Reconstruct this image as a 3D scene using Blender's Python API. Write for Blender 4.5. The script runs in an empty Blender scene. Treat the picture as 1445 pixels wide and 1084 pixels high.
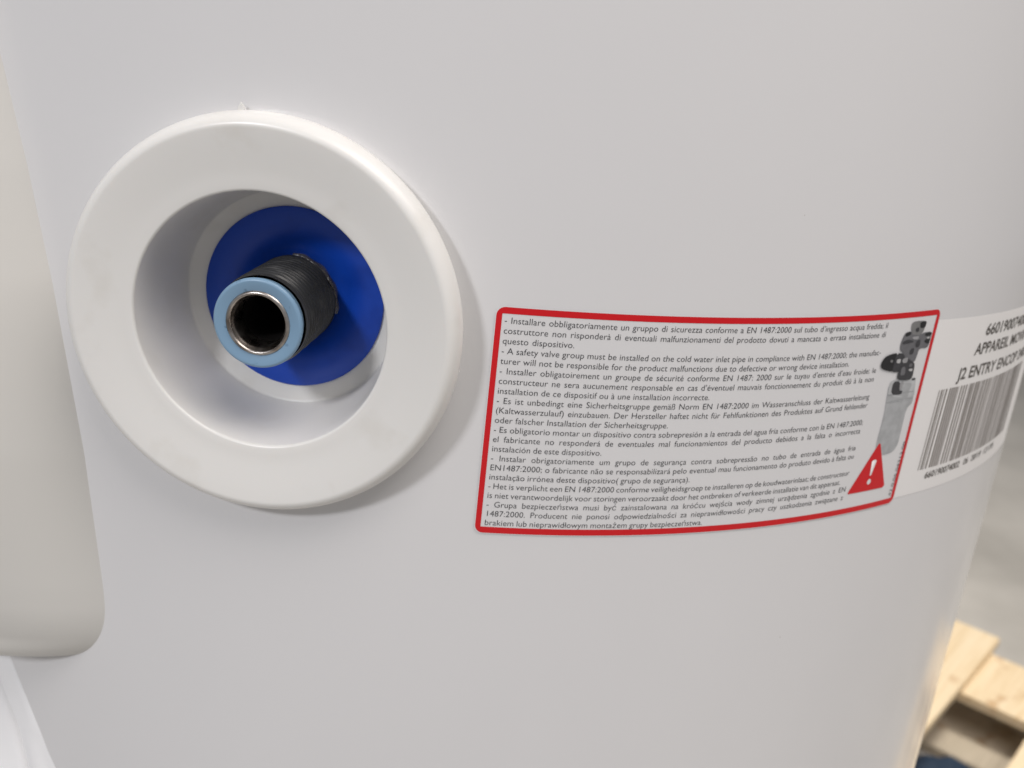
import bpy, bmesh, math, random
from mathutils import Vector, Matrix
random.seed(7)
scene = bpy.context.scene
COL = scene.collection

# ------------------------------------------------------------------ camera
cam_d = bpy.data.cameras.new('camera')
cam = bpy.data.objects.new('camera', cam_d); COL.objects.link(cam)
cam_d.sensor_width = 36.0
cam_d.lens = 37.183
cam_d.clip_start = 0.01; cam_d.clip_end = 100
rx = Vector((0.994367, -0.028201, 0.102170)); uy = Vector((-0.087140, 0.331233, 0.939516)); fw = Vector((0.060337, 0.943127, -0.326910))
M4 = Matrix((rx, uy, -fw)).transposed().to_4x4()
M4.translation = Vector((0.0, -0.6076, 0.01255))
cam.matrix_world = M4
cam_d.dof.use_dof = True
cam_d.dof.focus_distance = 0.305
cam_d.dof.aperture_fstop = 16.0
scene.camera = cam

# ------------------------------------------------------------------ light (indoor hall: even grey surroundings, lamps)
world = bpy.data.worlds.new('World'); scene.world = world; world.use_nodes = True
bg = world.node_tree.nodes['Background']
bg.inputs['Color'].default_value = (0.95, 0.96, 1.0, 1); bg.inputs['Strength'].default_value = 0.275

def area(name, loc, target, size, power, color, size_y=None):
    d = bpy.data.lights.new(name, 'AREA'); d.energy = power; d.color = color; d.size = size
    if size_y: d.shape = 'RECTANGLE'; d.size_y = size_y
    o = bpy.data.objects.new(name, d); COL.objects.link(o)
    o.location = loc
    o.rotation_euler = (Vector(target) - Vector(loc)).to_track_quat('-Z', 'Y').to_euler()
    return o
T = (0, -0.3, -0.08)
area('hall_lamp_key', (-2.0, -3.0, 1.9), T, 0.42, 57, (0.97, 0.968, 1.0))
area('hall_lamp_overhead', (0.9, -1.0, 2.2), T, 2.6, 62, (1.0, 0.935, 0.885), 1.3)
area('hall_lamp_warm', (1.35, 1.15, 1.9), (1.25, 1.3, -1.3), 0.8, 86, (1.0, 0.95, 0.87))

scene.view_settings.view_transform = 'Standard'
scene.view_settings.look = 'None'
scene.view_settings.exposure = 0.0
scene.view_settings.gamma = 1.0
scene.view_settings.use_curve_mapping = False

# ------------------------------------------------------------------ materials
def mat(name, color, rough=0.5, metal=0.0, spec=0.5, coat=0.0, trans=0.0, sss=0.0):
    m = bpy.data.materials.new(name); m.use_nodes = True
    b = m.node_tree.nodes['Principled BSDF']
    b.inputs['Base Color'].default_value = (*color, 1); b.inputs['Roughness'].default_value = rough
    b.inputs['Metallic'].default_value = metal; b.inputs['Specular IOR Level'].default_value = spec
    b.inputs['Coat Weight'].default_value = coat
    b.inputs['Transmission Weight'].default_value = trans
    if sss:
        b.inputs['Subsurface Weight'].default_value = sss; b.inputs['Subsurface Radius'].default_value = (1, .9, .8); b.inputs['Subsurface Scale'].default_value = 0.004
    return m
def nodes(m): return m.node_tree.nodes, m.node_tree.links, m.node_tree.nodes['Principled BSDF']
def add_bump(m, scale, strength, dist=0.0002, detail=2, stretch=None):
    n, l, b = nodes(m)
    tc = n.new('ShaderNodeTexCoord'); mp = n.new('ShaderNodeMapping'); t = n.new('ShaderNodeTexNoise'); bp = n.new('ShaderNodeBump')
    t.inputs['Scale'].default_value = scale; t.inputs['Detail'].default_value = detail
    if stretch: mp.inputs['Scale'].default_value = stretch
    bp.inputs['Strength'].default_value = strength; bp.inputs['Distance'].default_value = dist
    l.new(tc.outputs['Object'], mp.inputs[0]); l.new(mp.outputs[0], t.inputs[0]); l.new(t.outputs[0], bp.inputs['Height']); l.new(bp.outputs[0], b.inputs['Normal'])
def add_mottle(m, c1, c2, scale, lo=0.35, hi=0.65, detail=5, stretch=None, rough=None):
    n, l, b = nodes(m)
    tc = n.new('ShaderNodeTexCoord'); mp = n.new('ShaderNodeMapping'); t = n.new('ShaderNodeTexNoise'); r = n.new('ShaderNodeValToRGB')
    if stretch: mp.inputs['Scale'].default_value = stretch
    t.inputs['Scale'].default_value = scale; t.inputs['Detail'].default_value = detail
    r.color_ramp.elements[0].position = lo; r.color_ramp.elements[0].color = (*c1, 1)
    r.color_ramp.elements[1].position = hi; r.color_ramp.elements[1].color = (*c2, 1)
    l.new(tc.outputs['Object'], mp.inputs[0]); l.new(mp.outputs[0], t.inputs[0]); l.new(t.outputs[0], r.inputs[0]); l.new(r.outputs[0], b.inputs['Base Color'])
    if rough:
        mr = n.new('ShaderNodeMapRange'); mr.inputs[3].default_value = rough[0]; mr.inputs[4].default_value = rough[1]
        l.new(t.outputs[0], mr.inputs[0]); l.new(mr.outputs[0], b.inputs['Roughness'])

enamel = mat('white_enamel', (0.74, 0.735, 0.735), 0.24)
add_mottle(enamel, (0.735, 0.73, 0.735), (0.75, 0.745, 0.75), 9, 0.3, 0.7, 3, rough=(0.13, 0.19))
add_bump(enamel, 260, 0.05, 0.0001, 2)
def add_specks(m, scale, thr, col):
    n, l, b = nodes(m)
    src = b.inputs['Base Color'].links[0].from_socket
    tc = n.new('ShaderNodeTexCoord'); v = n.new('ShaderNodeTexVoronoi'); v.inputs['Scale'].default_value = scale
    ns = n.new('ShaderNodeTexNoise'); ns.inputs['Scale'].default_value = scale * .37
    mu = n.new('ShaderNodeMath'); mu.operation = 'ADD'; lt = n.new('ShaderNodeMath'); lt.operation = 'LESS_THAN'; lt.inputs[1].default_value = thr
    mx = n.new('ShaderNodeMix'); mx.data_type = 'RGBA'
    l.new(tc.outputs['Object'], v.inputs['Vector']); l.new(tc.outputs['Object'], ns.inputs[0])
    l.new(v.outputs['Distance'], mu.inputs[0]); l.new(ns.outputs[0], mu.inputs[1]); l.new(mu.outputs[0], lt.inputs[0])
    sc = n.new('ShaderNodeMath'); sc.operation = 'MULTIPLY'; sc.inputs[1].default_value = .55; l.new(lt.outputs[0], sc.inputs[0])
    l.new(sc.outputs[0], mx.inputs[0]); l.new(src, mx.inputs[6]); mx.inputs[7].default_value = (*col, 1); l.new(mx.outputs[2], b.inputs['Base Color'])
add_specks(enamel, 90, 0.31, (0.42, 0.39, 0.35))
cover_white = mat('cover_plastic', (0.68, 0.665, 0.63), 0.4); add_bump(cover_white, 900, 0.08, 0.0001)
rosette_mat = mat('rosette_plastic', (0.80, 0.79, 0.765), 0.3, sss=0.15)
add_mottle(rosette_mat, (0.76, 0.745, 0.71), (0.80, 0.79, 0.765), 60, 0.28, 0.42, 6, rough=(0.25, 0.4))
add_bump(rosette_mat, 700, 0.06, 0.0001)
add_specks(rosette_mat, 140, 0.30, (0.45, 0.38, 0.30))
blue = mat('blue_plastic', (0.002, 0.03, 0.3), 0.36)
add_mottle(blue, (0.004, 0.045, 0.36), (0.006, 0.062, 0.47), 70, 0.25, 0.45, 5, rough=(0.28, 0.42))
thread_mat = mat('blackened_thread', (0.03, 0.03, 0.032), 0.38)
add_mottle(thread_mat, (0.03, 0.031, 0.033), (0.09, 0.09, 0.09), 160, 0.6, 0.85, 4, rough=(0.22, 0.36))
liner = mat('pale_blue_liner', (0.26, 0.42, 0.62), 0.34)
add_mottle(liner, (0.10, 0.18, 0.28), (0.22, 0.36, 0.51), 330, 0.26, 0.38, 6, rough=(0.28, 0.4))
steel = mat('worn_steel', (0.42, 0.36, 0.31), 0.24, 1.0)
add_mottle(steel, (0.30, 0.26, 0.23), (0.60, 0.57, 0.54), 220, 0.35, 0.65, 5, rough=(0.18, 0.4))
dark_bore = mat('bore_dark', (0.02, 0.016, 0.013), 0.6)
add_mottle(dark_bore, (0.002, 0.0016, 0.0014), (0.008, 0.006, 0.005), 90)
glue = mat('clear_residue', (0.62, 0.56, 0.52), 0.22, trans=0.9)
add_bump(glue, 500, 0.5, 0.0004)
paper = mat('label_paper', (0.74, 0.735, 0.74), 0.36); add_bump(paper, 1500, 0.04, 0.00005)
paper2 = mat('sticker_paper', (0.86, 0.845, 0.835), 0.5); add_bump(paper2, 1500, 0.05, 0.00005)
red = mat('print_red', (0.64, 0.008, 0.014), 0.34)
ink = mat('print_black', (0.045, 0.045, 0.05), 0.45)
ink2 = mat('thermal_print', (0.09, 0.08, 0.07), 0.5)
ink3 = mat('faded_bar_print', (0.235, 0.21, 0.195), 0.5)
white_ink = mat('print_white', (0.76, 0.75, 0.75), 0.36)
film_mat = mat('milky_film', (0.93, 0.93, 0.94), 0.3); add_bump(film_mat, 60, 0.25, 0.002)
floor_mat = mat('concrete', (0.36, 0.32, 0.27), 0.55)
add_mottle(floor_mat, (0.37, 0.35, 0.32), (0.49, 0.465, 0.43), 2.6, 0.35, 0.65, 8, rough=(0.45, 0.65)); add_bump(floor_mat, 30, 0.15, 0.002, 6)
def wood(name, c1, c2, c3):
    m = mat(name, c2, 0.65); n, l, b = nodes(m)
    tc = n.new('ShaderNodeTexCoord'); mp = n.new('ShaderNodeMapping'); mp.inputs['Scale'].default_value = (1.2, 22, 22)
    t = n.new('ShaderNodeTexNoise'); t.inputs['Scale'].default_value = 3; t.inputs['Detail'].default_value = 7; t.inputs['Distortion'].default_value = 1.2
    r = n.new('ShaderNodeValToRGB'); r.color_ramp.elements[0].color = (*c1, 1); r.color_ramp.elements[0].position = .3
    r.color_ramp.elements[1].color = (*c3, 1); r.color_ramp.elements[1].position = .7
    e = r.color_ramp.elements.new(.5); e.color = (*c2, 1)
    t2 = n.new('ShaderNodeTexNoise'); t2.inputs['Scale'].default_value = 9; t2.inputs['Detail'].default_value = 3
    r2 = n.new('ShaderNodeValToRGB'); r2.color_ramp.elements[0].color = (0.52, 0.30, 0.12, 1); r2.color_ramp.elements[0].position = .30
    r2.color_ramp.elements[1].color = (1, 1, 1, 1); r2.color_ramp.elements[1].position = .42
    mx = n.new('ShaderNodeMix'); mx.data_type = 'RGBA'; mx.blend_type = 'MULTIPLY'; mx.inputs[0].default_value = 1
    bp = n.new('ShaderNodeBump'); bp.inputs['Strength'].default_value = .3; bp.inputs['Distance'].default_value = .001
    l.new(tc.outputs['Object'], mp.inputs[0]); l.new(mp.outputs[0], t.inputs[0]); l.new(t.outputs[0], r.inputs[0])
    l.new(tc.outputs['Object'], t2.inputs[0]); l.new(t2.outputs[0], r2.inputs[0])
    l.new(r.outputs[0], mx.inputs[6]); l.new(r2.outputs[0], mx.inputs[7]); l.new(mx.outputs[2], b.inputs['Base Color'])
    l.new(t.outputs[0], bp.inputs['Height']); l.new(bp.outputs[0], b.inputs['Normal'])
    return m
pine = wood('pine_wood', (0.64, 0.48, 0.28), (0.74, 0.59, 0.39), (0.78, 0.65, 0.46))
pine_grey = wood('grey_pine', (0.42, 0.36, 0.28), (0.47, 0.41, 0.32), (0.52, 0.45, 0.36))  # greyer, darker pine for the blocks and bottom board
blue_film = mat('shaded_blue_wrap', (0.02, 0.04, 0.075), 0.4); add_bump(blue_film, 40, .6, .01)  # blue wrap whose dark colour also stands for the shaded floor there
pic = {'tube': (0.42, 0.43, 0.44), 'funnel': (0.50, 0.51, 0.52), 'band': (0.33, 0.34, 0.35), 'light': (0.34, 0.34, 0.35), 'white': (0.46, 0.46, 0.46),
       'gray': (0.20, 0.20, 0.20), 'mid': (0.15, 0.15, 0.16), 'dark': (0.05, 0.05, 0.055), 'black': (0.018, 0.018, 0.02)}
pic_m = {}
for k, c in pic.items():
    m = mat('print_' + k + '_grey', c, 0.38)
    add_mottle(m, tuple(x * .9 for x in c), tuple(min(1, x * 1.08) for x in c), 300, .35, .65, 3)
    pic_m[k] = m

# ------------------------------------------------------------------ helpers
def mesh_obj(name, verts, faces, material, parent=None, smooth=True):
    me = bpy.data.meshes.new(name); me.from_pydata(verts, [], faces); me.update()
    bm = bmesh.new(); bm.from_mesh(me); bmesh.ops.recalc_face_normals(bm, faces=bm.faces); bm.to_mesh(me); bm.free()
    if smooth: me.polygons.foreach_set('use_smooth', [True] * len(me.polygons))
    me.materials.append(material)
    o = bpy.data.objects.new(name, me); COL.objects.link(o)
    if parent: o.parent = parent
    return o
def empty(name, loc=(0, 0, 0)):
    o = bpy.data.objects.new(name, None); COL.objects.link(o); o.location = loc; o.empty_display_size = .05
    return o
def tag(o, label=None, cat=None, group=None, kind=None):
    if label: o['label'] = label
    if cat: o['category'] = cat
    if group: o['group'] = group
    if kind: o['kind'] = kind
    return o
def grid(nu, nv, fn, close_u=False):
    V = [fn(i, j) for j in range(nv) for i in range(nu)]
    F = []
    for j in range(nv - 1):
        for i in range(nu if close_u else nu - 1):
            a = j * nu + i; b = j * nu + (i + 1) % nu
            F.append((a, b, b + nu, a + nu))
    return V, F

R = 0.3045
PHR, ZR = -0.17257, -0.07685             # where the inlet sits
Nn = Vector((math.sin(PHR), -math.cos(PHR), 0)); Tx = Vector((math.cos(PHR), math.sin(PHR), 0)); Tz = Vector((0, 0, 1))
C0 = Vector((-0.05417, -0.28890, -0.08007))
def onaxis(r, a, lev): return C0 + Nn * lev + Tx * (r * math.cos(a)) + Tz * (r * math.sin(a))
def cyl(s, z, off=0.0):                   # arc length (m), height, stand-off
    ph = s / R
    return ((R + off) * math.sin(ph), -(R + off) * math.cos(ph), z)
def lathe(prof, n=128, fn=None):
    return grid(n, len(prof), lambda i, j: tuple((fn or onaxis)(prof[j][0], 2 * math.pi * i / n, prof[j][1])), True)
def fillet(p0, p1, p2, rad, n=6):
    a = Vector(p0); b = Vector(p1); c = Vector(p2)
    u = (a - b).normalized(); v = (c - b).normalized(); ang = u.angle(v); d = rad / math.tan(ang / 2)
    s, e = b + u * d, b + v * d
    ctr = b + (u + v).normalized() * (rad / math.sin(ang / 2)); out = []
    for k in range(n + 1):
        w = (s - ctr).slerp(e - ctr, k / n); q = ctr + w; out.append((q.x, q.y))
    return out

# ------------------------------------------------------------------ floor
FZ = -1.394
fl = mesh_obj('floor', [(-8, -8, FZ), (8, -8, FZ), (8, 10, FZ), (-8, 10, FZ)], [(0, 1, 2, 3)], floor_mat, smooth=False)
tag(fl, kind='structure')

# ------------------------------------------------------------------ water heater
heater = empty('water_heater', (0, 0, FZ))
tag(heater, 'large white enamelled cylindrical water heater filling the picture', 'water heater')
def under(o, p):
    o.parent = p; o.matrix_parent_inverse = Matrix.Translation(-p.matrix_basis.translation) if p is heater else Matrix.Identity(4)
    return o
NPH = 320
ZB, ZT = FZ + 0.03, 0.62
zs = []
z = ZB
while z < -0.16: zs.append(z); z += 0.02
while z < 0.02: zs.append(z); z += 0.004
while z < ZT: zs.append(z); z += 0.02
zs.append(ZT)
V, F = grid(NPH, len(zs), lambda i, j: (R * math.sin(2 * math.pi * i / NPH), -R * math.cos(2 * math.pi * i / NPH), zs[j]), True)
keep = []
for f in F:
    c = sum((Vector(V[k]) for k in f), Vector()) / 4 - C0
    if c.length < 0.2 and math.hypot(c.dot(Tx), c.dot(Tz)) < 0.047: continue
    keep.append(f)
body = under(mesh_obj('body', V, keep, enamel), heater)
# top cap and base ring
capp = [(R - .001, ZT - .002), (R + .002, ZT), (R + .002, ZT + .02), (R - .004, ZT + .034), (R - .03, ZT + .046), (R - .12, ZT + .056), (0.001, ZT + .06)]
vz = lambda r, a, l: (r * math.sin(a), -r * math.cos(a), l)
V, F = lathe(capp, 160, vz); under(mesh_obj('top_cap', V, F, cover_white), heater)
V, F = lathe([(R + .003, ZB + .012), (R + .003, ZB - .014), (R - .02, FZ + .002), (0.001, FZ + .002)], 160, vz); under(mesh_obj('base_ring', V, F, cover_white), heater)

# bulging moulded cover at the left
zb, zt = -0.2215, 0.45
def s_line(z):
    pts = [(-.26, -.1095), (-.187, -.1142), (-.138, -.1206), (-.082, -.1312), (-.0464, -.1395), (-.0167, -.1479), (.06, -.170), (.2, -.205), (.45, -.25)]
    for (z0, s0), (z1, s1) in zip(pts, pts[1:]):
        if z <= z1: return s0 + (s1 - s0) * (z - z0) / (z1 - z0)
    return pts[-1][1]
rc = 0.028
rows = [zb + (zt - zb) * 0]
k = 0
zrow = [zb + rc * (1 - math.cos(math.pi / 2 * i / 40)) for i in range(41)] + [zb + rc + 0.003 * i for i in range(1, 60)] + [zb + rc + .18 + .02 * i for i in range(0, 20)]
us = [0.0022 * i for i in range(46)] + [0.1 + 0.01 * i for i in range(1, 14)]
def cov(i, j):
    z = zrow[j]; u = us[i]; d = z - zb
    e = s_line(z)
    if d < rc: e -= rc - math.sqrt(max(0, rc * rc - (rc - d) ** 2))
    t = min(1, u / 0.065); g = 1 - (1 - t) ** 2.0
    q = min(1, max(0, d - .004) / .010); lip = math.sqrt(max(0, 1 - (1 - min(1, d / 0.004)) ** 2)) * (1 - .10 * q * q * (3 - 2 * q))
    tb = min(1, max(0, d - .004) / 0.13); up = tb ** 1.6 * (2.2 - 1.2 * tb)
    h = 0.05 * g * (0.55 * lip + (1 - .55 * .90) * up)
    return cyl(e - u, z, h - 0.0004)
V, F = grid(len(us), len(zrow), cov)
under(mesh_obj('side_cover', V, F, cover_white), heater)

# rosette (dished white ring) around the inlet
mm = 0.001036          # inlet parts: nominal millimetres, 3/4 inch class
prof = [(55.4, -4), (56.6, 5), (57.7, 11.2)]
prof += [(54.9 + 3.7 * math.cos(math.radians(t)), 12.9 + 6.3 * math.sin(math.radians(t))) for t in [0, 8, 16, 24, 32, 40, 48, 56, 64, 71, 78, 84, 90, 96]]
prof += [(50, 18.45), (47, 17.95), (44, 17.45), (40.5, 16.9)]
prof += fillet((40.5, 16.9), (37.7, 16.5), (37.0, 8), 0.7, 5)
prof += [(37.0, 9), (36.5, 3), (36.1, -2)]
prof += fillet((36.1, -2), (35.3, -14.2), (24, -14.2), 2.4, 8)
prof += [(30, -14.2), (12.0, -14.2)]
V, F = lathe([(r * mm, l * mm) for r, l in prof], 192)
ros = under(mesh_obj('rosette', V, F, rosette_mat), heater)
ros['label'] = 'dished white plastic ring around the recessed pipe'
def nub(a, lev, w, h, d):
    V = []
    for l in (lev - d / 2, lev + d / 2):
        for (x, y) in ((-w, -0.8), (w, -0.8), (w * .45, h * .6), (-w * .05, h), (-w * .6, h * .5)):
            r = 58.0 + y; V.append(tuple(onaxis(r * mm, a + x / r, l * mm)))
    F = [(0, 1, 2, 3, 4), (9, 8, 7, 6, 5)] + [(i, (i + 1) % 5, (i + 1) % 5 + 5, i + 5) for i in range(5)]
    o = mesh_obj('moulding_flash', V, F, rosette_mat, smooth=False); o.parent = ros; return o
nub(math.radians(97.5), 12.4, 1.5, 2.6, 0.9)
nub(math.radians(-7), 12.5, .5, .7, 0.8)
disc = [(12.6, -14.0), (12.6, -13.3), (28.2, -13.3), (28.6, -13.6), (28.6, -14.1)]
V, F = lathe([(r * mm, l * mm) for r, l in disc], 128)
d_ = mesh_obj('blue_disc', V, F, blue); d_.parent = ros
d_['label'] = 'deep blue disc at the bottom of the recess'

# inlet pipe
pipe_n = 108
pitch = 2.2
nz = 190
def thread(i, j):
    a = 2 * math.pi * i / pipe_n; lev = -13.8 + (13.9 + 13.8) * j / (nz - 1)
    ph = (lev / pitch - i / pipe_n) % 1.0
    tri = abs(ph * 2 - 1)
    dep = 1.25 * min(1, max(0, (tri - .12) / .76))
    fade = min(1, max(0, (13.2 - lev) / 2.5)) * min(1, max(0, (lev + 12.5) / 2))
    r = 13.75 - dep * fade - 0.45 * min(1, max(0, (lev - 12.2) / 1.7))
    r += 0.05 * math.sin(a * 7 + lev * 2.1)
    return tuple(onaxis(r * mm, a, lev * mm))
V, F = grid(pipe_n, nz, thread, True)
pipe = under(mesh_obj('inlet_pipe', V, F, thread_mat), heater)
pipe['label'] = 'black threaded pipe stub with pale blue end'
lp = [(12.5, 13.6), (12.7, 15.6)] + fillet((12.7, 14), (12.7, 16.9), (9, 16.9), 0.45, 5) + [(11, 16.95), (9.4, 16.85), (9.0, 16.6), (8.95, 13)]
V, F = lathe([(r * mm, l * mm) for r, l in lp], 96)
o = mesh_obj('liner_ring', V, F, liner); o.parent = pipe
sp = [(8.93, 14), (8.93, 16.35)] + fillet((8.93, 15), (8.9, 16.75), (8.2, 16.6), 0.25, 4) + [(8.3, 16.45), (7.7, 15.8), (7.45, 14.8), (7.4, 13.0), (7.4, 9)]
V, F = lathe([(r * mm, l * mm) for r, l in sp], 96)
o = mesh_obj('steel_rim', V, F, steel); o.parent = pipe
V, F = lathe([(7.42 * mm, 9.5 * mm), (7.4 * mm, -30 * mm), (0.05 * mm, -30.2 * mm)], 64)
o = mesh_obj('bore', V, F, dark_bore); o.parent = pipe
# clear residue round the foot of the thread
na = 60
def res(i, j):
    a = math.radians(-12 + 105 * i / (na - 1)); k = math.sin(math.pi * i / (na - 1)) ** .7
    hgt = (1.3 + .4 * math.sin(i * .33) + .15 * math.sin(i * .8 + 1)) * k
    pr = [(14.5 + .2 * math.sin(i * .4), -13.28), (14.3, -13.2 + hgt * .4), (14.1, -13.2 + hgt), (13.7, -13.1 + hgt * 1.05), (13.2, -13.1)][j]
    return tuple(onaxis(pr[0] * mm, a, pr[1] * mm))
V, F = grid(na, 5, res)
o = mesh_obj('clear_residue', V, F, glue); o.parent = pipe

mm = 0.001
# ------------------------------------------------------------------ printing on curved stickers
LS, LZ = 0.04115 * R, -0.14345             # lower left corner of the red bordered label
LW, LH = 167.0, 74.8
def lab(x, y, off):                         # label millimetres -> place on the tank; right edge slightly drawn in at the foot
    x = x + (y - 40) * 0.020 * (x / LW) ** 2
    return cyl(LS + x * mm, LZ + y * mm, off)
def flat_poly(name, polys, mapper, off, material, parent, step=4.0):
    """polys: flat outlines (lists of x,y) triangulated, cut every few mm so that they follow the curve"""
    bm = bmesh.new()
    for pts in polys:
        f = bm.faces.new([bm.verts.new((x, y, 0)) for x, y in pts])
    bmesh.ops.triangulate(bm, faces=bm.faces[:])
    xs = [v.co.x for v in bm.verts]; x = math.floor(min(xs) / step) * step
    while x < max(xs):
        bmesh.ops.bisect_plane(bm, geom=bm.verts[:] + bm.edges[:] + bm.faces[:], plane_co=(x, 0, 0), plane_no=(1, 0, 0)); x += step
    V = [mapper(v.co.x, v.co.y, off) for v in bm.verts]; bm.verts.index_update()
    F = [[v.index for v in f.verts] for f in bm.faces]; bm.free()
    return mesh_obj(name, V, F, material, parent)
def rrect(x0, y0, x1, y1, r, n=6):
    out = []
    for cx, cy, a0 in ((x1 - r, y1 - r, 0), (x0 + r, y1 - r, 90), (x0 + r, y0 + r, 180), (x1 - r, y0 + r, 270)):
        for k in range(n + 1):
            a = math.radians(a0 + 90 * k / n); out.append((cx + r * math.cos(a), cy + r * math.sin(a)))
    return out
def ring_strip(name, outer, inner, mapper, off, material, parent):
    V = []; F = []
    n = len(outer); sub = 40
    def resample(p):
        q = []
        for i in range(n):
            a, b = p[i], p[(i + 1) % n]; L = math.dist(outer[i], outer[(i + 1) % n]); m = max(1, int(L / 4))
            for k in range(m): q.append((a[0] + (b[0] - a[0]) * k / m, a[1] + (b[1] - a[1]) * k / m))
        return q
    A, B = resample(outer), resample(inner); m = len(A)
    V = [mapper(x, y, off) for x, y in A] + [mapper(x, y, off) for x, y in B]
    F = [(i, (i + 1) % m, (i + 1) % m + m, i + m) for i in range(m)]
    return mesh_obj(name, V, F, material, parent)
fc = bpy.data.curves.new('lettering_source', 'FONT'); fc.size = 1.0; fc.resolution_u = 3
fo = bpy.data.objects.new('lettering_source', fc); COL.objects.link(fo)
def text_geo(body, space=1.0, bold=0.0):
    fc.body = body; fc.space_word = space; fc.offset = bold
    bpy.context.view_layer.update()
    ev = fo.evaluated_get(bpy.context.evaluated_depsgraph_get()); me = ev.to_mesh()
    V = [(v.co.x, v.co.y) for v in me.vertices]; F = [tuple(p.vertices) for p in me.polygons]
    ev.to_mesh_clear(); return V, F
def width(V): return max(v[0] for v in V)
def text_line(name, body, x, y, size, mapper, off, material, parent, target=None, sx=1.0, justify=True, rot=0.0, bold=0.0):
    bold = bold or -0.007
    V, F = text_geo(body, 1.0, bold)
    k = size * sx
    if target:
        if justify and ' ' in body:
            w1 = width(V); w2 = width(text_geo(body, 2.0, bold)[0]); sp = 1 + (target / k - w1) / (w2 - w1)
            sp = max(0.72, min(2.4, sp)); V, F = text_geo(body, sp, bold)
        k = target / width(V)
    cr, sr = math.cos(rot), math.sin(rot); P = []
    for a, b in V:
        a *= k; b *= size; P.append(mapper(x + a * cr - b * sr, y + a * sr + b * cr, off))
    return mesh_obj(name, P, F, material, parent, smooth=True)

# red bordered warning label
wl = empty('warning_label', (0, 0, 0))
tag(wl, 'white label with red border, warning triangle and eight-language small print', 'label')
flat_poly('label_sheet', [rrect(-.35, -.35, LW + .35, LH + .35, 2.8)], lab, 0.00022, paper, wl)
ring_strip('red_border', rrect(0, 0, LW, LH, 2.6), rrect(1.75, 2.15, LW - 1.75, LH - 2.0, .15), lab, 0.00030, red, wl)
lines = [
 ("- Installare obbligatoriamente un gruppo di sicurezza conforme a EN 1487:2000 sul tubo d’ingresso acqua fredda; il", 139.9),
 ("costruttore non risponderà di eventuali malfunzionamenti del prodotto dovuti a mancata o errata installazione di", 139.8),
 ("questo dispositivo.", 24.6),
 ("- A safety valve group must be installed on the cold water inlet pipe in compliance with EN 1487:2000; the manufac-", 139.4),
 ("turer will not be responsible for the product malfunctions due to defective or wrong device installation.", 125.2),
 ("- Installer obligatoirement un groupe de sécurité conforme EN 1487: 2000 sur le tuyau d’entrée d’eau froide; le", 139.0),
 ("constructeur ne sera aucunement responsable en cas d’éventuel mauvais fonctionnement du produit dû à la non", 138.8),
 ("installation de ce dispositif ou à une installation incorrecte.", 71.7),
 ("- Es ist unbedingt eine Sicherheitsgruppe gemäß Norm EN 1487:2000 im Wasseranschluss der Kaltwasserleitung", 138.6),
 ("(Kaltwasserzulauf) einzubauen. Der Hersteller haftet nicht für Fehlfunktionen des Produktes auf Grund fehlender", 138.6),
 ("oder falscher Installation der Sicherheitsgruppe.", 58.8),
 ("- Es obligatorio montar un dispositivo contra sobrepresión a la entrada del agua fría conforme con la EN 1487:2000;", 138.3),
 ("el fabricante no responderá de eventuales mal funcionamientos del producto debidos a la falta o incorrecta", 138.0),
 ("instalación de este dispositivo.", 37.8),
 ("- Instalar obrigatoriamente um grupo de segurança contra sobrepressão no tubo de entrada de água fria", 137.6),
 ("EN1487:2000; o fabricante não se responsabilizará pelo eventual mau funcionamento do produto devido à falta ou", 137.5),
 ("instalação irrónea deste dispositivo( grupo de segurança).", 69.7),
 ("- Het is verplicht een EN 1487:2000 conforme veiligheidsgroep te installeren op de koudwaterinlaat; de constructeur", 137.2),
 ("is niet verantwoordelijk voor storingen veroorzaakt door het ontbreken of verkeerde installatie van dit apparaat.", 133.6),
 ("- Grupa bezpieczeństwa musi być zainstalowana na króćcu wejścia wody zimnej urządzenia zgodnie z EN", 137.1),
 ("1487:2000. Producent nie ponosi odpowiedzialności za nieprawidłowości pracy czy uszkodzenia związane z", 136.8),
 ("brakiem lub nieprawidłowym montażem grupy bezpieczeństwa.", 77.1)]
def lab0(x, y, off): return cyl(LS + x * mm, LZ + y * mm, off)
natural = (125.2 - 2.7) / width(text_geo(lines[4][0])[0]) / 2.85
for i, (t, end) in enumerate(lines):
    y = 69.8 - i * (69.8 - 2.75) / 21
    x = 2.55 + 0.3 * i / 21
    text_line('text_line', t, x, y, 2.85, lab0, 0.00032, ink, wl, target=end - x, sx=natural)
tri = [(149.9, 26.2), (149.2, 25.6), (138.7, 8.4), (139.0, 7.8), (157.6, 7.6), (158.4, 8.4), (150.6, 25.7)]
tri_o = flat_poly('warning_triangle', [tri], lab0, 0.00036, red, wl)
flat_poly('exclamation_mark', [[(148.0, 19.4), (148.6, 19.9), (150.0, 19.9), (150.5, 19.3), (149.2, 13.8), (148.4, 13.8)],
          [(148.8 + 1.0 * math.cos(a), 11.3 + 1.1 * math.sin(a)) for a in [2 * math.pi * k / 14 for k in range(14)]]], lab0, 0.00041, white_ink, tri_o)
text_line('part_number', "42.0.06.04312.00", 164.0, 2.9, 2.2, lab0, 0.00034, ink, wl, target=21.8, justify=False, rot=math.radians(86))
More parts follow.
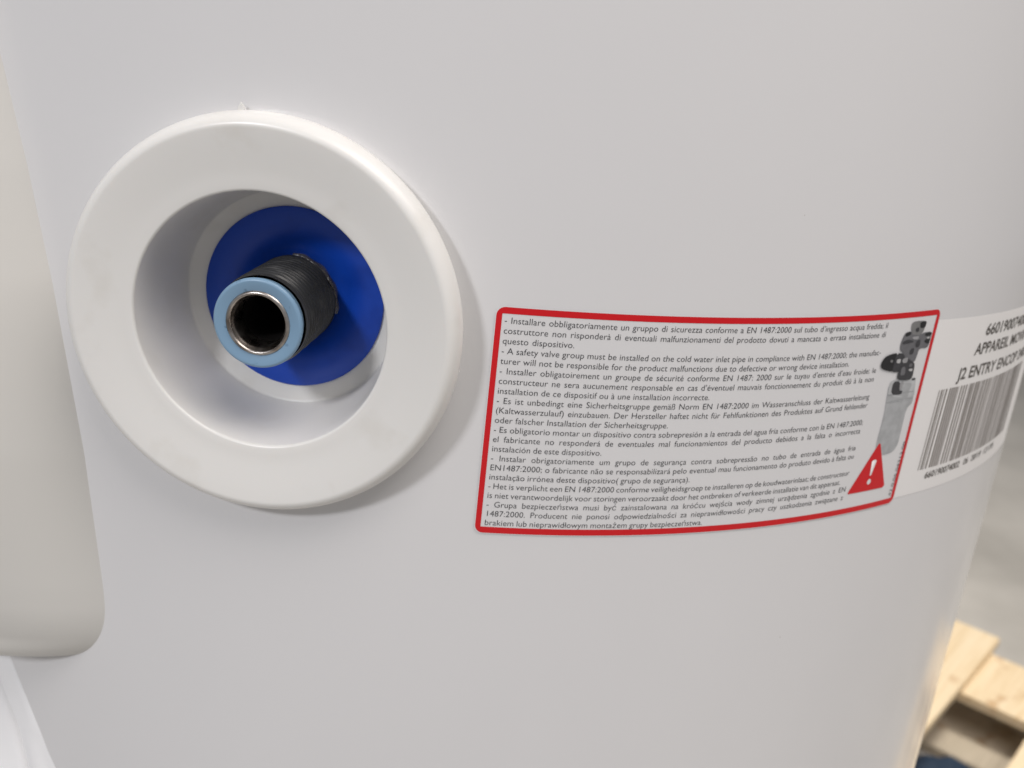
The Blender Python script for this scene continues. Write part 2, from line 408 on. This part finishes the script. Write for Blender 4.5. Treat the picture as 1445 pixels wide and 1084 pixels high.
valve = [
('tube', [(147.5, 49.3), (162.2, 47.8), (162.6, 45.1), (163.8, 40.2), (160.7, 38.3), (160.8, 28.9), (160.7, 24.3), (159.0, 21.6), (153.3, 21.0), (148.9, 22.6), (148.1, 27.0), (148.7, 37.3), (148.0, 42.7)]),
('funnel', [(147.7, 49.7), (150.0, 50.3), (160.1, 50.2), (162.2, 49.4), (162.7, 46.4), (163.8, 42.2), (148.0, 44.0)]),
('band', [(148.2, 42.2), (163.0, 42.3), (163.1, 41.6), (148.5, 41.4)]),
('band', [(148.1, 44.9), (162.4, 44.9), (162.5, 44.3), (148.1, 44.3)]),
('dark', [(149.4, 49.6), (153.3, 49.5), (153.7, 45.9), (155.9, 45.6), (155.6, 44.2), (149.8, 44.7)]),
('light', [(153.4, 48.9), (155.6, 49.2), (155.0, 46.0), (153.8, 46.2)]),
('dark', [(159.6, 49.8), (162.0, 49.8), (161.7, 49.0), (160.1, 49.0)]),
('mid', [(150.0, 67.6), (152.9, 67.8), (154.2, 66.4), (158.3, 66.1), (160.3, 66.8), (165.0, 66.8), (165.1, 65.2), (164.9, 62.0), (164.4, 60.8), (159.7, 61.1), (159.4, 58.2), (158.7, 55.9), (152.6, 56.5), (150.8, 60.4), (149.1, 61.1), (148.6, 63.2), (149.0, 65.7)]),
('gray', [(152.2, 70.8), (154.2, 71.4), (160.4, 71.1), (160.3, 69.7), (159.7, 67.1), (158.4, 65.9), (153.6, 66.5), (152.4, 69.1)]),
('black', [(156.7, 70.9), (160.5, 71.0), (160.2, 68.5), (157.4, 68.6)]),
('dark', [(154.8, 68.5), (156.7, 69.1), (157.3, 67.5), (155.7, 67.2)]),
('black', [(150.0, 67.4), (152.9, 67.7), (153.0, 66.5), (150.3, 65.9)]),
('black', [(161.3, 66.4), (165.0, 66.7), (165.0, 65.2), (161.3, 65.5)]),
('black', [(161.8, 64.1), (165.0, 64.6), (164.8, 62.2), (161.7, 63.1)]),
('dark', [(149.3, 64.1), (152.1, 65.0), (156.2, 63.8), (152.7, 63.5), (149.8, 63.3)]),
('dark', [(156.9, 63.9), (159.1, 64.5), (159.5, 61.7), (157.3, 61.6)]),
('dark', [(154.6, 61.2), (156.7, 61.5), (156.8, 59.3), (154.7, 59.1)]),
('light', [(153.8, 65.7), (157.9, 65.8), (157.6, 64.4), (154.9, 64.7)]),
('white', [(162.5, 65.1), (164.3, 65.0), (164.1, 64.3), (162.8, 64.3)]),
('dark', [(147.9, 60.4), (151.9, 59.7), (152.8, 56.5), (152.1, 53.7), (149.9, 53.2), (147.1, 53.5), (146.8, 56.7)]),
('black', [(141.7, 59.4), (144.7, 60.2), (147.9, 60.4), (147.3, 58.4), (147.2, 55.3), (147.5, 53.4), (141.1, 55.1), (140.4, 57.1)]),
('gray', [(145.0, 58.0), (146.2, 58.1), (146.5, 57.0), (145.2, 57.1)]),
('white', [(148.3, 58.0), (150.4, 58.1), (150.6, 56.4), (148.5, 56.6)]),
('dark', [(151.7, 58.9), (158.7, 55.9), (159.2, 54.1), (159.4, 50.3), (157.7, 49.5), (150.9, 50.2), (150.6, 53.1), (151.6, 54.3)]),
('mid', [(151.9, 54.8), (154.0, 54.9), (154.7, 51.7), (152.1, 51.6)]),
('light', [(151.2, 57.9), (154.1, 58.4), (154.4, 56.3), (151.8, 56.3)]),
('white', [(156.0, 53.8), (158.4, 53.8), (158.3, 52.6), (156.4, 53.0)]),
('mid', [(155.5, 55.7), (157.4, 55.8), (157.6, 54.6), (156.1, 54.4)])]
VV = []; FF = []; MI = []; mats = list(pic_m)
def soften(p, it=1):
    for _ in range(it):
        q = []
        for i in range(len(p)):
            (ax, ay), (bx_, by) = p[i], p[(i + 1) % len(p)]
            q += [(ax * .78 + bx_ * .22, ay * .78 + by * .22), (ax * .22 + bx_ * .78, ay * .22 + by * .78)]
        p = q
    return p
for n, (k, pts) in enumerate(valve):
    pts = soften(pts); b = len(VV)
    VV += [lab0(x, y, 0.00034 + 0.000012 * n) for x, y in pts]
    FF.append(list(range(b, b + len(pts)))); MI.append(mats.index(k))
me = bpy.data.meshes.new('valve_picture'); me.from_pydata(VV, [], FF)
for k in mats: me.materials.append(pic_m[k])
me.polygons.foreach_set('material_index', MI); me.update()
vo = bpy.data.objects.new('valve_picture', me); COL.objects.link(vo); vo.parent = wl
vo['label'] = 'printed grey picture of a brass safety valve group'

# plain white bar code sticker, slightly askew, tucked under the label's right edge
bl = empty('barcode_sticker', (0, 0, 0))
tag(bl, 'white paper sticker with black bar code, right of the red bordered label', 'sticker')
TA = math.radians(-2.3)
def st(x, y, off):
    X = 162 + x * math.cos(TA) - y * math.sin(TA); Y = 1.6 + x * math.sin(TA) + y * math.cos(TA)
    return cyl(LS + X * mm, LZ + Y * mm, off)
flat_poly('sticker_sheet', [rrect(0, 0, 128, 69.3, 1.0)], st, 0.00010, paper2, bl)
random.seed(3)
bars = []
x = 16.3
while x < 109:
    w = random.choice([.55, .55, .55, 1.1, 1.1, 1.65])
    bars.append((x, min(x + w, 109))); x += w + random.choice([.55, .55, .55, 1.1, 1.1, 1.65])
VV = []; FF = []
for a, b in bars:
    k = len(VV); VV += [st(a, 9.6, .00016), st(b, 9.6, .00016), st(b, 41.8, .00016), st(a, 41.8, .00016)]; FF.append((k, k + 1, k + 2, k + 3))
mesh_obj('bar_code', VV, FF, ink3, bl)
text_line('number_line', "660190074002", 41.5, 61.0, 6.4, st, .00016, ink2, bl, target=51, justify=False, bold=.022)
text_line('product_line', "APPAREIL MOVIN", 36.5, 53.6, 6.4, st, .00016, ink2, bl, target=62, justify=False, bold=.022)
text_line('product_line', "J2 ENTRY ENCOP 240L", 28.0, 44.6, 6.6, st, .00016, ink2, bl, target=81, justify=False, bold=.022)
text_line('number_line', "660190074002", 22.8, 5.2, 3.9, st, .00016, ink2, bl, target=29, justify=False, bold=.022)
text_line('number_line', "06  20/19  121195", 55.5, 5.2, 3.9, st, .00016, ink2, bl, target=38, justify=False, bold=.015)
bpy.data.objects.remove(fo); bpy.data.curves.remove(fc)

# ------------------------------------------------------------------ milky plastic film hanging at lower left
pf = empty('plastic_film', cyl(-.16, -.30, .012))
tag(pf, 'milky white plastic film hanging at the lower left of the tank', 'film')
def film(name, edge, wid, off0, off1, gap=0.0, n=40, m=16):
    def fn(i, j):
        t = i / (n - 1); q = j / (m - 1)
        s = edge[0][0] + (edge[1][0] - edge[0][0]) * t; z = edge[0][1] + (edge[1][1] - edge[0][1]) * t
        wob = (.0005 * math.sin(t * 7 + q * 3) + .0003 * math.sin(t * 17 - q * 5)) * min(1, q * 3)
        off = off0 + (off1 - off0) * q + wob + .1 * wid * math.sin(q * math.pi) + gap * max(0, t - .45) ** 2 * (1 - q)
        p = Vector(cyl(s - wid * q, z - .012 * q, off)) - pf.location
        return tuple(p)
    V, F = grid(n, m, fn)
    o = mesh_obj(name, V, F, film_mat, pf)
    sd = o.modifiers.new('thick', 'SOLIDIFY'); sd.thickness = .0003
    return o
film('outer_fold', ((-.1705, -.214), (-.1280, -.295)), .0095, -.0004, .0010)
film('inner_fold', ((-.1740, -.214), (-.1460, -.295)), .060, .0009, .012, .010)

# ------------------------------------------------------------------ pallet behind at lower right
PZ = -1.25
AO = Vector((1.35, 1.515, 0)); ad = math.radians(-132.0)          # outer corner of the deck and run of the boards
pal = empty('wooden_pallet', (AO.x, AO.y, FZ)); pal.rotation_euler.z = ad
tag(pal, 'raw pine pallet corner on the concrete floor behind the tank', 'pallet')
def board(name, x0, x1, y0, y1, zt, th, m):
    V = []; F = []
    bm = bmesh.new(); bmesh.ops.create_cube(bm, size=1)
    for v in bm.verts: v.co = Vector(((x0 + x1) / 2 + v.co.x * (x1 - x0), (y0 + y1) / 2 + v.co.y * (y1 - y0), 0 + v.co.z * th))
    bmesh.ops.bevel(bm, geom=bm.edges[:], offset=.0025, segments=2, affect='EDGES')
    for v in bm.verts: v.co += Vector((random.uniform(-.001, .001), random.uniform(-.001, .001), random.uniform(-.0008, .0008)))
    me = bpy.data.meshes.new(name); bm.to_mesh(me); bm.free(); me.materials.append(m)
    o = bpy.data.objects.new(name, me); COL.objects.link(o); o.parent = pal; o.location = (0, 0, zt - th / 2 - FZ)
    return o
# local x runs along the boards (away from the end), local y to the right of them seen along x: deck edge facing the camera is +y
tb_ = .022
for y0, y1 in ((-.115, 0.0), (.157, .30), (.39, .49), (.58, .68), (-.30, -.20), (-.49, -.39)):
    board('deck_board', 0, 1.0, y0, y1, PZ, tb_, pine)
for x0, x1 in ((.045, .27), (.62, .76), (.86, 1.0)):
    board('cross_board', x0, x1, -.49, .68, PZ - tb_ - .0005, tb_, pine)
for x0, x1 in ((.02, .16), (.62, .76), (.84, .98)):
    for y in (-.49, .06, .57):
        board('block', x0, x1, y, y + .10, PZ - 2 * tb_ - .001, .0775, pine_grey)
for x0, x1 in ((.05, .355),):
    board('bottom_board', x0, x1, -.49, .68, FZ + tb_ + .001, tb_, pine_grey)
bw = empty('shaded_blue_wrap', (0.96, 1.02, FZ))
tag(bw, 'crumpled blue plastic wrap beside the pallet, darkened to stand for shaded floor', 'plastic wrap')
def bwf(i, j):
    return ((i - 7) * .03, (j - 7) * .03, .004 + .012 * abs(math.sin(i * 1.7 + j * .8)) + .008 * abs(math.sin(j * 2.1 - i)))
V, F = grid(15, 15, bwf); mesh_obj('wrap_sheet', V, F, blue_film, bw)
